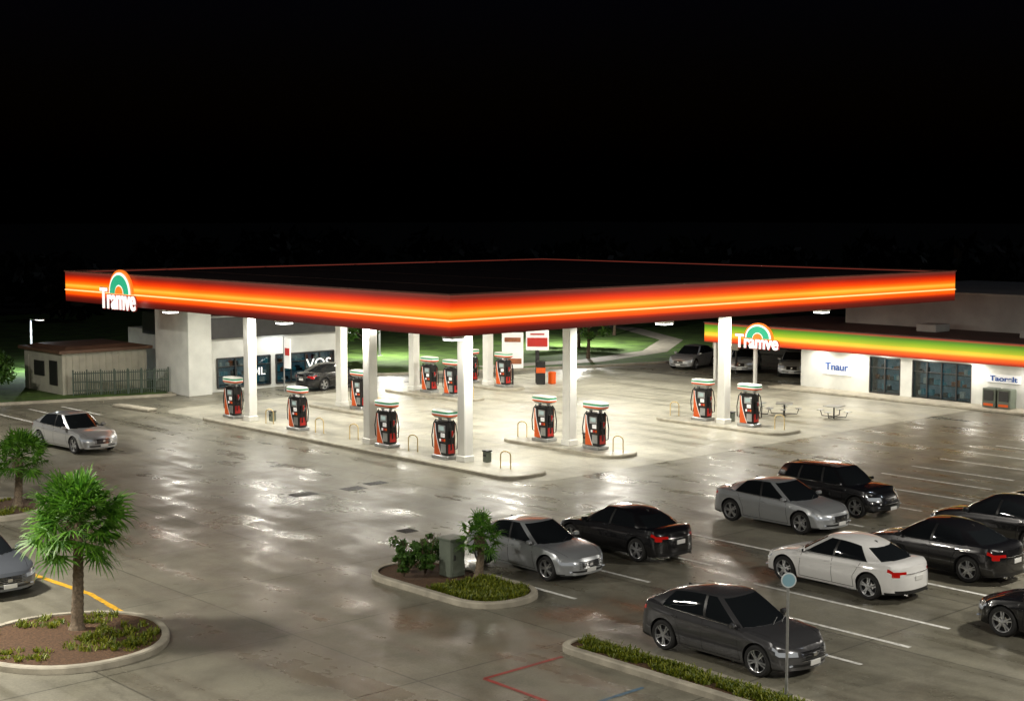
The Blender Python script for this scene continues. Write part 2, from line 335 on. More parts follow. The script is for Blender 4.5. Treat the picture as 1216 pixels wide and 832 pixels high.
# palms
def palm(name,x,y,ht,R,nf=52,seed=1,nb=22):
    rnd=random.Random(seed);e=empty(name,(x,y,.1))
    g=MB();pts=[];rad=[];N_=int(ht/.09)+4
    for i in range(N_):
        t=i/(N_-1);pts.append((.06*math.sin(2.5*t),.05*math.sin(3*t+1),ht*t));rad.append((.14-.05*t)*(1+.10*(i%2))+(.06 if i==0 else .02 if i==1 else 0)+(.02 if i>N_-4 else 0))
    k_=min(1,ht/1.6)**.6
    g.tube(pts,[r*k_ for r in rad],0,12)
    for i in range(50):
        a=rnd.uniform(0,6.28);z=ht-rnd.uniform(0,.4)*k_;dx,dy=math.cos(a),math.sin(a)
        g.tube([(dx*.09*k_,dy*.09*k_,z-.06),(dx*.2*k_,dy*.2*k_,z+.10*k_)],[.03*k_,.008],0,4,False)
    g.obj('trunk',['palmbark'],e)
    g=MB();top=Vector((.06*math.sin(2.5),.05*math.sin(4),ht))
    for i in range(nf):
        u=(i+.5)/nf;el=math.radians(-46+130*u**.95+rnd.uniform(-10,10));az=i*2.39996+rnd.uniform(-.3,.3)
        d=Vector((math.cos(el)*math.cos(az),math.cos(el)*math.sin(az),math.sin(el)))
        pl=R*rnd.uniform(.42,.68);side=d.cross(Vector((0,0,1)))
        if side.length<.05: side=Vector((1,0,0))
        side.normalize();up=side.cross(d);side=(side*math.cos(rnd.uniform(-.6,.6))+up*rnd.uniform(-.5,.5)).normalized();up=side.cross(d).normalized()
        c=top+d*pl+Vector((0,0,-.05*(1-u)))
        g.tube([top,top+d*pl*.5+up*.03,c],[.014,.011,.007],0,4,False)
        dirs=[];mids=[]
        for k in range(nb):
            a=math.radians(-118+236*k/(nb-1)+rnd.uniform(-2,2));bl=R*.46*rnd.uniform(.88,1.15)*(1-.18*abs(a)/1.8)
            b=(d*math.cos(a)+side*math.sin(a)).normalized();fold=up*(.03 if k%2 else -.01)*R
            dirs.append((b,bl));mids.append(c+b*bl*.42+fold-up*.04*R*abs(a))
        g.add([c]+mids,[[0,k+1,k+2] for k in range(nb-1)],0)
        for k,(b,bl) in enumerate(dirs):
            q=b.cross(up).normalized()*R*.017
            p1=mids[k];dr=rnd.uniform(.4,1.4);p2=p1+b*bl*.34+Vector((0,0,-bl*.08*dr));p3=p1+b*bl*.56+Vector((0,0,-bl*.24*dr))
            g.add([p1-q-b*bl*.12,p1+q-b*bl*.12,p2+q*.75,p2-q*.75,p3],[[0,1,2,3],[3,2,4]],0)
    g.obj('fronds',['palmleaf'],e,recalc=False)
    return e
palm('palm_tree',14.8,30.9,2.50,1.34,64,1,24)
palm('palm_tree',19.9,45.6,1.60,1.16,50,5,20)
palm('palm_tree',24.75,28.35,1.10,.74,36,9,16)
def leafball(g,c,r,n,mat=0,sz=.05,rnd=random,flat=1):
    c=Vector(c)
    for _ in range(n):
        d=Vector((rnd.gauss(0,1),rnd.gauss(0,1),rnd.gauss(0,1))).normalized()
        p=c+Vector((d.x*r[0],d.y*r[1],d.z*r[2]))*(rnd.random()**.35)
        a=Vector((rnd.gauss(0,1),rnd.gauss(0,1),rnd.gauss(0,1))).normalized();b=a.cross(d)
        if b.length<.01: continue
        b.normalize();s_=sz*rnd.uniform(.6,1.4)
        g.add([p-a*s_,p+b*s_*.45,p+a*s_,p-b*s_*.45],[[0,1,2,3]],mat)
def shrub(name,x,y,rad,h,nl=1400,mat='leaf',z=.1,sz=.045,seed=1,clumps=14):
    rnd=random.Random(seed);e=empty(name,(x,y,z));g=MB()
    for i in range(9):
        a=rnd.uniform(0,6.28);q=rad*rnd.uniform(.2,.7)
        g.tube([(0,0,0),(math.cos(a)*q*.5,math.sin(a)*q*.5,h*.45),(math.cos(a)*q,math.sin(a)*q,h*.85)],[.02,.013,.006],0,5,False)
    g.obj('stems',['bark'],e);g=MB()
    for i in range(clumps):
        a=rnd.uniform(0,6.28);q=rad*math.sqrt(rnd.random())*.75;zz=rnd.uniform(.25,.85)*h
        r=rad*rnd.uniform(.25,.42);leafball(g,(math.cos(a)*q,math.sin(a)*q,zz),(r,r,r*.8),nl//clumps,0,sz,rnd)
    g.obj('leaves',[mat],e,recalc=False)
shrub('shrub',23.75,30.15,.45,.95,1500,seed=3)
shrub('shrub',23.85,29.5,.42,1.1,1700,seed=4)
shrub('shrub',23.3,29.7,.35,.7,900,seed=6)
shrub('shrub',24.45,29.95,.40,1.1,1300,seed=11)
shrub('hedge_bush',31.4,75.3,1.9,2.4,3000,seed=8,sz=.12)
shrub('hedge_bush',29.0,77.5,2.0,2.9,2600,seed=9,sz=.12)
def tree(name,x,y,h,R,seed,mat='leaf',n=2600,sz=.12,z=.1):
    rnd=random.Random(seed);e=empty(name,(x,y,z));g=MB()
    g.tube([(0,0,0),(.06,0,h*.3),(0,.05,h*.6),(0,0,h*.9)],[.14,.10,.07,.02],0,10);ends=[]
    for i in range(11):
        a=i*2.4+rnd.uniform(-.3,.3);z0=h*rnd.uniform(.3,.7);q=R*rnd.uniform(.5,.95);z1=z0+h*rnd.uniform(.12,.32)
        g.tube([(0,0,z0),(math.cos(a)*q*.5,math.sin(a)*q*.5,z0+(z1-z0)*.6),(math.cos(a)*q,math.sin(a)*q,z1)],[.05,.03,.01],0,6,False)
        ends.append((math.cos(a)*q,math.sin(a)*q,z1))
    ends+=[(0,0,h*.92),(.2*R,.1,h*.8)];g.obj('trunk',['bark'],e);g=MB()
    for p in ends:
        for _ in range(2):
            r=R*rnd.uniform(.22,.38);leafball(g,(p[0]+rnd.uniform(-.3,.3),p[1]+rnd.uniform(-.3,.3),p[2]+rnd.uniform(-.2,.2)),(r,r,r*.7),n//(2*len(ends)),0,sz,rnd)
    g.obj('crown',[mat],e,recalc=False)
tree('young_tree',68.9,68.0,3.6,1.4,2,n=1600)
tree('young_tree',84,80,4,1.7,12,n=1600)
tree('young_tree',57,76,3.6,1.6,21,n=1600)
tree('young_tree',74,74,3.4,1.5,31,n=1600)
g=MB();rnd=random.Random(5)
for i in range(120):
    t=i/119;ang=math.radians(-8+106*t);dist=rnd.uniform(135,185)
    x=dist*math.cos(ang)+rnd.uniform(-4,4);y=dist*math.sin(ang)+rnd.uniform(-4,4);h=rnd.uniform(4.5,8.2)
    for k in range(4):
        leafball(g,(x+rnd.uniform(-2,2),y+rnd.uniform(-2,2),h*rnd.uniform(.35,.8)),(3.2,3.2,h*.28),60,0,.8,rnd)
g.obj('distant_trees',['unlitleaf'],recalc=False)
# ------------------------------------------------------------------ canopy
can=empty('gas_station_canopy')
X0,X1,Y0,Y1,Z0,Z1=32.7,65.4,39.0,68.6,5.3,6.74
fst=[(0,S(60,14,10)),(.14,S(105,24,12)),(.21,S(180,40,10)),(.26,S(250,85,8)),(.33,S(255,105,10)),(.365,S(255,115,10)),(.375,S(255,225,150)),(.405,S(255,225,150)),(.42,S(255,112,10)),(.48,S(255,150,28)),(.55,S(255,190,62)),(.62,S(255,125,16)),(.72,S(242,68,5)),(.82,S(200,40,8)),(.88,S(150,34,16)),(.94,S(110,38,28)),(1,S(120,52,42))]
M['fascia']=ramp_emit('canopy_fascia',Z0,Z1,fst,1.04)
g=MB();t=.16
g.box(((X0+X1)/2,Y0+t/2,(Z0+Z1)/2),(X1-X0,t,Z1-Z0));g.box(((X0+X1)/2,Y1-t/2,(Z0+Z1)/2),(X1-X0,t,Z1-Z0))
g.box((X0+t/2,(Y0+Y1)/2,(Z0+Z1)/2),(t,Y1-Y0-2*t,Z1-Z0));g.box((X1-t/2,(Y0+Y1)/2,(Z0+Z1)/2),(t,Y1-Y0-2*t,Z1-Z0))
g.obj('fascia',['fascia'],can)
g=MB()
for d,z,hh,m,wd in((.05,Z1+.03,.06,1,.30),(.03,5.86,.035,0,.03)):
    for q,(cx) in((-1,X0-d+wd/2),(1,X1+d-wd/2)): g.box((cx,(Y0+Y1)/2,z),(wd,Y1-Y0+2*d-(2*wd if m else 0),hh),m)
    for cy in(Y0-d+wd/2,Y1+d-wd/2): g.box(((X0+X1)/2,cy,z+(0)),(X1-X0+(2*d if m else 0),wd,hh),m)
M['lip']=P('fascia_light_line',(.8,.6,.4),.4,var=0,emis=S(255,215,140),es=1.1)
M['cap']=P('fascia_cap',(.28,.11,.075),.5,var=.1)
g.obj('fascia_trim',['lip','cap'],can)
g=MB();g.box(((X0+X1)/2,(Y0+Y1)/2,6.67),(X1-X0-2*t-.02,Y1-Y0-2*t-.02,.06));
for i in range(5): g.box((38+6.0*i,(Y0+Y1)/2,6.71),(.08,Y1-Y0-1,.03),0)
g.obj('roof_deck',['roofdark'],can)
g=MB();g.box(((X0+X1)/2,(Y0+Y1)/2,5.36),(X1-X0-2*t-.02,Y1-Y0-2*t-.02,.08));g.obj('soffit',['white'],can)
cols=[(36.2,42.3),(36.2,48.3),(36.2,57.4),(42.0,42.5),(51.5,42.2),(42.4,58.9),(49.2,61.7),(53.8,60.9)]
g=MB()
for x,y in cols:
    g.box((x,y,2.72),(.44,.44,5.19),0,0,1,.03);g.box((x,y,.25),(.52,.52,.26),0,0,1,.03)
g.obj('columns',['white'],can)
g=MB()
LX=[34.1,39.9,45.5,51,56.4,62.5];LY=[40.5,46,51.4,56.5,60.8,66]
for ix,x in enumerate(LX):
    for iy,y in enumerate(LY):
        if (ix in(0,2,4) and iy in(0,2,4)) or (ix+iy)%2==0:
            g.box((x,y,5.18),(.62,.62,.24),0,0,1,.05);g.box((x,y,5.04),(.52,.52,.05),1,0,1,.02)
g.obj('soffit_light_fixtures',['white','led'],can)
def area(name,loc,size,power,color=(1,.95,.85),rot=(0,0,0),parent=None,spread=None,shape='SQUARE'):
    l=bpy.data.lights.new(name,'AREA');l.shape=shape;l.size=size;l.energy=power;l.color=color
    if spread: l.spread=spread
    o=bpy.data.objects.new(name,l);COL.objects.link(o);o.location=loc;o.rotation_euler=rot
    if parent:o.parent=parent
    return o
for x in(36.0,43.5,51,59):
    for y in(41.2,48.5,56,64):
        area('soffit_lamp',(x,y,4.98),1.0,350,parent=can)
def logo(parent,fr,w,h,x,y,z):
    def arch(name,r0,r1,mat,dz,dep):
        g=MB();n=24;V=[]
        for i in range(n+1):
            a=math.pi*i/n
            for r in(r0,r1): V.append((r*math.cos(a)*w*.30,r*math.sin(a)*h*.62+h*.02,dz))
            for r in(r0,r1): V.append((r*math.cos(a)*w*.30,r*math.sin(a)*h*.62+h*.02,dz-dep))
        F=[]
        for i in range(n):
            a=4*i;b=a+4;F+=[[a,a+1,b+1,b],[a+2,b+2,b+3,a+3],[a+1,a+3,b+3,b+1],[a,b,b+2,a+2]]
        F+=[[0,2,3,1],[4*n,4*n+1,4*n+3,4*n+2]]
        g.add(V,F);o=g.obj(name,[mat],parent);o.matrix_local=fr(x,y,z)
    arch('logo_arch_edge',.0,1.12,'logoorange',.06,.1);arch('logo_arch_white',.0,1.0,'logowhite',.10,.02);arch('logo_arch_green',.42,.88,'logogreen',.13,.02)
    arch('logo_arch_inner',.0,.36,'logoorange',.14,.02)
    m=fr(x,y,z-h*.16)
    text('logo_letters_edge','Tramve',h*.84,'red',m@Matrix.Translation((0,0,.16)),parent,.02,w*1.04,.05)
    text('logo_letters','Tramve',h*.84,'logowhite',m@Matrix.Translation((0,0,.2)),parent,.03,w,.022)
lg=empty('station_logo_sign');logo(lg,faceW,3.4,1.6,X0-.12,62.6,5.85)
# ------------------------------------------------------------------ pump islands & pumps
def island(x0,y0,x1,y1):
    g=MB();p=rrect(x0,y0,x1,y1,min(.8,(x1-x0)/2-.02));n=len(p);i2=shrink(p,.04)
    V=[(x,y,0) for x,y in p]+[(x,y,.11) for x,y in p]+[(x,y,.14) for x,y in i2]
    g.add(V,[[l*n+i,l*n+(i+1)%n,(l+1)*n+(i+1)%n,(l+1)*n+i] for l in range(2) for i in range(n)],0);g.add([(x,y,.14) for x,y in i2],[list(range(n))],1)
    g.obj('pump_island',['kerb','pad'])
island(35.05,38.5,37.3,60.3);island(41.1,39.2,43.0,46);island(50.7,38.6,52.9,46);island(41.5,55.5,43.4,61);island(48.2,56.5,50.1,63.5);island(52.9,58.5,54.8,63.5)
def pump_mesh():
    g=MB()
    g.box((0,0,.07),(.62,.92,.14),7,0,1,.02);g.box((0,0,.80),(.46,.74,1.34),0,0,1,.04)
    for sx in(-1,1):
        x=sx*.235
        V=[];n=8
        for i in range(n+1):
            t=i/n;z=.16+1.2*t;yl=-.34;yr=-.34+.34*(1-t)**1.8+.05
            V+=[(x+sx*.012,yl*sx,z),(x+sx*.012,yr*sx,z)]
        g.add(V,[[2*i,2*i+1,2*i+3,2*i+2] for i in range(n)],1)
        V=[(a[0]+sx*.004,a[1]+(.035*sx if k%2 else .0),a[2]) if k%2 else (a[0]+sx*.004,V[k+1][1],a[2]) for k,a in enumerate(V)]
        g.add(V,[[2*i,2*i+1,2*i+3,2*i+2] for i in range(n)],3)
        g.box((x+sx*.012,.10*sx,1.18),(.03,.40,.28),7,0,1,.01);g.box((x+sx*.03,.10*sx,1.2),(.01,.28,.16),5)
        g.box((x+sx*.015,.16*sx,.93),(.03,.22,.16),3,0,1,.01)
        for k in range(3): g.box((x+sx*.02,(.02+.12*k)*sx,.74),(.04,.08,.10),(3,2,1)[k],0,1,.01)
        g.box((x+sx*.008,.18*sx,.42),(.02,.28,.34),7,0,1,.01)
        y=sx*.40
        g.box((0,y*.98,.95),(.22,.10,.34),0,0,1,.02);g.box((.0,y*1.08,.98),(.07,.09,.26),2,0,1,.02)
        g.box((0,y*.95,.40),(.30,.03,.36),2,0,1,.01)
        for q in(-.12,.12):
            g.tube([(q,y*.9,1.5),(q*1.1,y*1.25,1.35),(q*1.4,y*1.42,.85),(q*1.2,y*1.38,.42),(q*.9,y*1.2,.36),(q*.6,y*1.12,.6),(q*.3,y*1.12,.88)],.022,6,6)
        g.tube([(0,y*1.1,.86),(0,y*1.3,.94),(0,y*1.4,1.02)],[.03,.025,.02],7,6)
    for y in(-.26,.26): g.box((0,y,1.53),(.10,.09,.16),7)
    def ell(z0,z1,a,b,m,a2=None,b2=None):
        n=36;a2=a2 or a;b2=b2 or b;V=[]
        for (A,B,z) in((a,b,z0),(a2,b2,z1)):
            for i in range(n):
                c,s_=math.cos(2*math.pi*i/n),math.sin(2*math.pi*i/n);p=.5
                V.append((A*math.copysign(abs(c)**p,c),B*math.copysign(abs(s_)**p,s_),z))
        g.add(V,[[i,(i+1)%n,n+(i+1)%n,n+i] for i in range(n)],m,False);g.add(V[n:],[list(range(n))],m);g.add(V[:n],[list(range(n-1,-1,-1))],m)
    ell(1.58,1.66,.22,.44,7,.28,.54);ell(1.662,1.725,.29,.55,1,.295,.56);ell(1.727,1.775,.295,.56,3);ell(1.777,1.845,.295,.56,4,.29,.55);ell(1.847,1.89,.305,.57,8,.27,.52)
    return g.mesh('fuel_pump',['black','orange','red','panelwhite','green','screen','rubber','metal','white'])
pm=pump_mesh()
for x,y in[(36.2,58.9),(36.2,53.6),(36.2,47.2),(36.1,43.4),(42.4,57.4),(49.2,60.4),(49.0,58.3),(53.8,62.4),(42.0,44.0),(42.1,41.1),(51.7,43.6),(51.7,40.9),(53.8,59.6)]:
    inst(pm,'fuel_pump',(x,y,.14),random.uniform(-.03,.03),1.0)
def hoop_mesh():
    g=MB();pts=[(0,-.22,0),(0,-.22,.5)]+[(0,-.22*math.cos(math.pi*i/8),.5+.16*math.sin(math.pi*i/8)) for i in range(1,8)]+[(0,.22,.5),(0,.22,0)]
    g.tube(pts,.026,0,8);return g.mesh('guard_hoop',['hoop'])
hm=hoop_mesh()
for x,y in[(36.3,56.0),(36.3,52.1),(36.2,45.5),(36.2,40.0),(42.05,39.8),(42.05,45.4),(51.8,45.4),(51.8,39.3),(42.5,56),(49.1,57),(36.3,49.6)]:
    inst(hm,'guard_hoop',(x,y,.14),.3)
def bin_mesh():
    g=MB();g.box((0,0,.24),(.30,.30,.48),0,0,1,.03);g.box((0,0,.51),(.34,.34,.06),1,0,1,.02);g.box((-.16,0,.32),(.02,.18,.1),1)
    return g.mesh('litter_bin',['boxgreen','black'])
bm_=bin_mesh()
for x,y in[(36.9,56.7),(36.7,41.6),(36.9,47.7),(52.3,42.4),(42.7,42.2),(43,58.4)]: inst(bm_,'litter_bin',(x,y,.14),0,.85)
def table_mesh():
    g=MB();g.tube([(0,0,0),(0,0,.7)],.05,1,8);g.box((0,0,.73),(1.0,1.0,.05),0,0,1,.02)
    for a in range(4):
        c,s_=math.cos(a*1.5708),math.sin(a*1.5708)
        g.tube([(0,0,.12),(c*.75,s_*.75,.12),(c*.85,s_*.85,.42)],.03,1,6);g.box((c*.85,s_*.85,.45),(.36,.36,.04),0,a*1.57,1,.015)
    return g.mesh('picnic_table',['metal','darkmetal'])
tm=table_mesh()
for x,y,r in[(55.6,43.6,.3),(56.5,42.6,.6),(57.4,40.4,.2)]: inst(tm,'picnic_table',(x,y,0.005),r,.8)
for x,y,a,b in[(28.2,41.5,.9,.6),(30.1,41.2,.8,.6),(31.3,41.5,.8,.5),(27.2,34.5,.5,.5)]:
    g=MB();g.box((x,y,.004),(a,b,.012),0)
    for k in range(6): g.box((x-a*.42+k*a*.168,y,.012),(.03,b*.85,.01),1)
    g.obj('drain_cover',['darkmetal','dark'])
# ------------------------------------------------------------------ signs under / behind the canopy
e=empty('price_sign');g=MB();x,y=57.2,60.5
g.box((x,y,.95),(.16,.16,1.9),2);g.box((x,y,2.45),(.22,1.30,1.15),0,.8,1,.03);g.obj('panel',['panelwhite','red','darkmetal'],e)
g=MB();g.box((x-.02,y-.02,2.35),(.25,1.15,.50),0,.8);g.box((x-.02,y-.02,2.80),(.25,.8,.08),0,.8);g.obj('red_bands',['red'],e)
g=MB();g.box((57.0,60.0,.65),(.5,.5,1.3),0,.8,1,.03);g.box((57.0,60.0,.8),(.52,.53,.3),1,.8,1,.01);g.box((57.5,59.6,.35),(.35,.35,.7),2,0,1,.04);g.obj('vending_box',['black','orange','orange'])
e=empty('promo_banner_sign');g=MB();g.box((55.2,60.4,.6),(.08,.08,1.2),1);g.box((55.2,60.4,2.0),(.08,1.2,2.0),0,.75,1,.02);g.box((55.17,60.37,1.4),(.1,1.0,.3),2,.75);g.box((55.17,60.37,2.6),(.1,.9,.25),2,.75);g.obj('board',['panelwhite','darkmetal','goods_d'],e)
e=empty('banner_flag')
g=MB();g.box((37.7,66.2,1.5),(.05,.05,3),1);g.box((37.7,65.85,2.1),(.03,.6,1.6),0);g.box((37.68,65.85,2.2),(.03,.4,.4),2);g.obj('cloth',['panelwhite','metal','red'],e);e.location=(6.5,0.5,0)
# ------------------------------------------------------------------ left store
st=empty('store_building')
g=MB();g.box((39.95,69.95,2.35),(1.4,3.5,4.7),0,0,1,.02);g.box((39.95,69.95,4.76),(1.55,3.7,.12),0)
g.box((45.0,74.0,1.7),(8.6,7,2.8),0)
g.obj('side_wing',['wall'],st)
g=MB();g.box((45.1,69.3,2.35),(9.1,.5,1.1),0);g.box((41.0,69.3,.9),(.9,.5,1.8),0);g.box((45.0,69.3,.9),(.35,.5,1.8),0);g.box((49.4,69.3,.9),(.5,.5,1.8),0)
g.box((45.1,69.3,.1),(9.1,.56,.2),0);g.obj('front_wall',['wall'],st)
g=MB();g.box((45.2,72.0,3.5),(9.6,6.5,1.2),0);g.box((45.2,68.9,4.1),(9.8,.9,.08),1);g.obj('roof_parapet',['darkmetal','wallgrey'],st)
def shopwindow(parent,a,b,fixed,axis,z0,z1,depth,n,seed,lit=1):
    rnd=random.Random(seed);g=MB();cz=(z0+z1)/2;w=abs(b-a);c=(a+b)/2
    def bx(u,v,z,du,dv,dz,m):
        if axis=='x': g.box((u,fixed+v,z),(du,dv,dz),m)
        else: g.box((fixed+v,u,z),(dv,du,dz),m)
    bx(c,depth,cz,w,.03,z1-z0,0)
    for r in range(3):
        zz=z0+.12+r*(z1-z0)*.3
        bx(c,depth*.75,zz,w*.96,.3,.03,1)
        u=min(a,b)+.1;end=max(a,b)-.1
        while u<end:
            ww=rnd.uniform(.06,.22);hh=rnd.uniform(.10,.34)
            if rnd.random()<.7: bx(u+ww/2,depth*.7,zz+hh/2+.02,ww,.2,hh,rnd.choice([2,3,4,5,2,3]))
            u+=ww+rnd.uniform(.01,.15)
    for i in range(n+1):
        u=a+(b-a)*i/n;bx(u,-.02,cz,.06,.09,z1-z0,1)
    bx(c,-.02,z0,w,.09,.07,1);bx(c,-.02,z1,w,.09,.07,1);bx(c,-.02,z0+(z1-z0)*.72,w,.07,.04,1)
    bx(c,.04,cz,w,.012,z1-z0,6)
    return g.obj('shop_window',['shop','darkmetal','goods_a','goods_b','goods_c','goods_d','pane'],parent)
shopwindow(st,41.45,44.8,69.0,'x',.2,1.8,.45,3,3)
shopwindow(st,45.2,49.1,69.0,'x',.2,1.8,.45,4,4)
text('window_lettering','VOS',.85,'logowhite',faceS(48.0,68.88,1.1),st,.01,1.7)
text('window_lettering','OIL',.6,'logowhite',faceS(43.9,68.88,.95),st,.01,1.0)
area('shop_lamp',(45,68.6,2.9),1.5,40,(.9,.95,1),parent=st)
sh=empty('storage_shed');g=MB();g.box((36.75,74.9,1.15),(4.9,4.6,2.3),0)
for i in range(13): g.box((34.5+i*.38,72.585,1.15),(.03,.03,2.2),0)
g.box((36.75,74.9,2.36),(5.4,5.1,.16),1);g.box((36.75,74.9,2.5),(4.8,4.6,.16),1,0,.8)
g.box((34.26,73.6,1.2),(.04,.9,1.3),2);g.box((34.26,75.3,1.35),(.04,1.2,.8),2);g.box((34.25,76.6,1.0),(.06,.1,2.0),0);g.obj('walls_and_roof',['beige','brownroof','darkmetal'],sh)
g=MB()
a=Vector((34.6,72.0));b=Vector((39.1,70.1));rz=math.atan2(b.y-a.y,b.x-a.x);Ln=(b-a).length;c=(a+b)/2
for z in(.35,.8,1.25): g.box((c.x,c.y,z),(Ln,.05,.05),0,rz)
for i in range(8):
    p=a+(b-a)*i/7;g.box((p.x,p.y,.75),(.08,.08,1.4),0,rz)
for i in range(44):
    p=a+(b-a)*i/43;g.box((p.x,p.y-.03,.75),(.05,.02,1.25),0,rz)
g.obj('picket_fence',['fence'])
# ------------------------------------------------------------------ right store
rs=empty('convenience_store')
fx=66.3
g=MB()
def wseg(y0,y1,z0,z1): g.box((fx+.15,(y0+y1)/2,(z0+z1)/2),(.3,abs(y1-y0),z1-z0),0)
wseg(44.45,48.9,.0,2.25);wseg(41.85,42.6,0,2.25);wseg(26,38.5,0,2.25);wseg(42.6,44.45,2.05,2.25);wseg(38.5,41.85,2.05,2.25);wseg(42.6,44.45,0,.18);wseg(38.5,41.85,0,.12)
g.box((72,48.75,1.1),(11.1,.3,2.25),0);g.obj('walls',['wall'],rs)
fs2=[(0,S(140,35,10)),(.10,S(215,60,10)),(.26,S(252,115,10)),(.36,S(255,195,60)),(.44,S(240,200,50)),(.55,S(170,185,30)),(.75,S(105,155,18)),(.88,S(70,115,15)),(.95,S(150,60,30)),(1,S(130,40,25))]
M['fascia2']=ramp_emit('store_fascia',2.22,3.32,fs2,1.0)
g=MB();g.box((65.75,41,2.77),(.2,28.6,1.1),0);g.obj('fascia',['fascia2'],rs)
g=MB();g.box((66.1,41,2.235),(.5,28.5,.04),1);g.box((71,41,3.26),(10.3,28.5,.08),0);g.box((65.74,41,3.35),(.3,28.7,.05),0)
for yy in(31,37,43): g.box((70,yy,3.5),(1.4,1.2,.4),2,0,1,.03)
g.obj('roof',['roofdark','white','wallgrey'],rs)
g=MB();g.box((79,37,2.6),(14,26,5.2),0);g.box((79,37,5.26),(14.3,26.3,.14),0);g.box((78,30,5.9),(6,7,1.2),0);g.obj('rear_block',['wallgrey','wall'],rs)  # dim white walls, their low light put into the grey colour
for yy in(54.7,51.8): 
    g=MB();g.box((65.95,yy,1.11),(.16,.16,2.22),0);g.obj('awning_post',['white'],rs)
g=MB();g.box((65.55,38,.07),(1.5,24,.14),0,0,1,.03);g.obj('sidewalk',['kerb'],rs)
shopwindow(rs,42.6,44.45,fx+.06,'y',.18,2.05,.7,2,14);shopwindow(rs,38.5,41.85,fx+.06,'y',.12,2.05,.7,4,15)
g=MB();g.box((66.27,46.5,1.35),(.06,1.9,.85),0,0,1,.02);g.box((66.27,36.7,1.50),(.06,1.8,.40),0,0,1,.02);g.obj('wall_sign_panels',['panelwhite'],rs)
text('wall_sign_text','Tnaur',.55,'bluetext',faceW(66.22,46.5,1.35),rs,.01,1.5,.012);text('wall_sign_text','Taorelt',.36,'bluetext',faceW(66.22,36.7,1.50),rs,.01,1.5,.01)
for yy in(37.0,36.2):
    g=MB();g.box((65.7,yy,.62),(.6,.7,.95),0,0,1,.03);g.box((65.38,yy,.75),(.03,.5,.5),1);g.box((65.37,yy,.3),(.03,.5,.12),2);g.obj('ice_box',['boxgreen','darkmetal','orange'])
lg2=empty('store_logo_sign');logo(lg2,faceW,3.0,1.25,65.6,51.3,2.62)
for yy in(47.5,45.2,43.5,41,38.2,35,32): area('fascia_downlight',(65.75,yy,2.18),.5,36,(1,.95,.85),parent=rs)
g=MB()
for yy in(34.2,33.2,32.2): g.tube([(64.5,yy,0),(64.5,yy,.9)],.07,0,10)
g.obj('safety_bollards',['white'])
e=empty('roadside_sign');g=MB();g.box((69.2,55.8,1.0),(.1,.1,2.0),1);g.box((69.2,57.4,1.0),(.1,.1,2.0),1);g.box((69.2,56.6,2.0),(.14,2.0,1.1),0,0,1,.02);g.obj('board',['beige','darkmetal'],e)
e=empty('round_sign_post');g=MB();g.tube([(0,0,.1),(0,0,2.5)],.028,0,10);g.box((0,0,.13),(.2,.2,.06),0)
dirc=Vector((-.67,-.74,0));sd=Vector((.74,-.67,0));n=24
V=[Vector((0,0,2.45))+sd*.15*math.cos(2*math.pi*i/n)+Vector((0,0,.15*math.sin(2*math.pi*i/n)))+dirc*.05 for i in range(n)]
V2=[v-dirc*.02 for v in V];g.add(V+V2,[list(range(n)),list(range(2*n-1,n-1,-1))]+[[i,(i+1)%n,n+(i+1)%n,n+i] for i in range(n)],1)
V=[Vector((0,0,2.45))+sd*.125*math.cos(2*math.pi*i/n)+Vector((0,0,.125*math.sin(2*math.pi*i/n)))+dirc*.054 for i in range(n)];g.add(V,[list(range(n))],2)
M['signblue']=P('sign_blue',(.20,.36,.44),.3,var=0);M['signrim']=P('sign_rim',(.55,.6,.62),.4,var=0)
g.obj('post_and_disc',['metal','signrim','signblue'],e);e.location=(22.9,17.1,0)
g=MB();g.box((24.35,29.0,.60),(.5,.5,.98),0,0,1,.03);g.box((24.35,29.0,1.11),(.58,.58,.06),0,0,1,.02);g.box((24.35,28.74,.62),(.40,.03,.8),0);g.box((24.2,28.71,.65),(.04,.04,.14),1);g.obj('utility_cabinet',['boxgreen','darkmetal'])
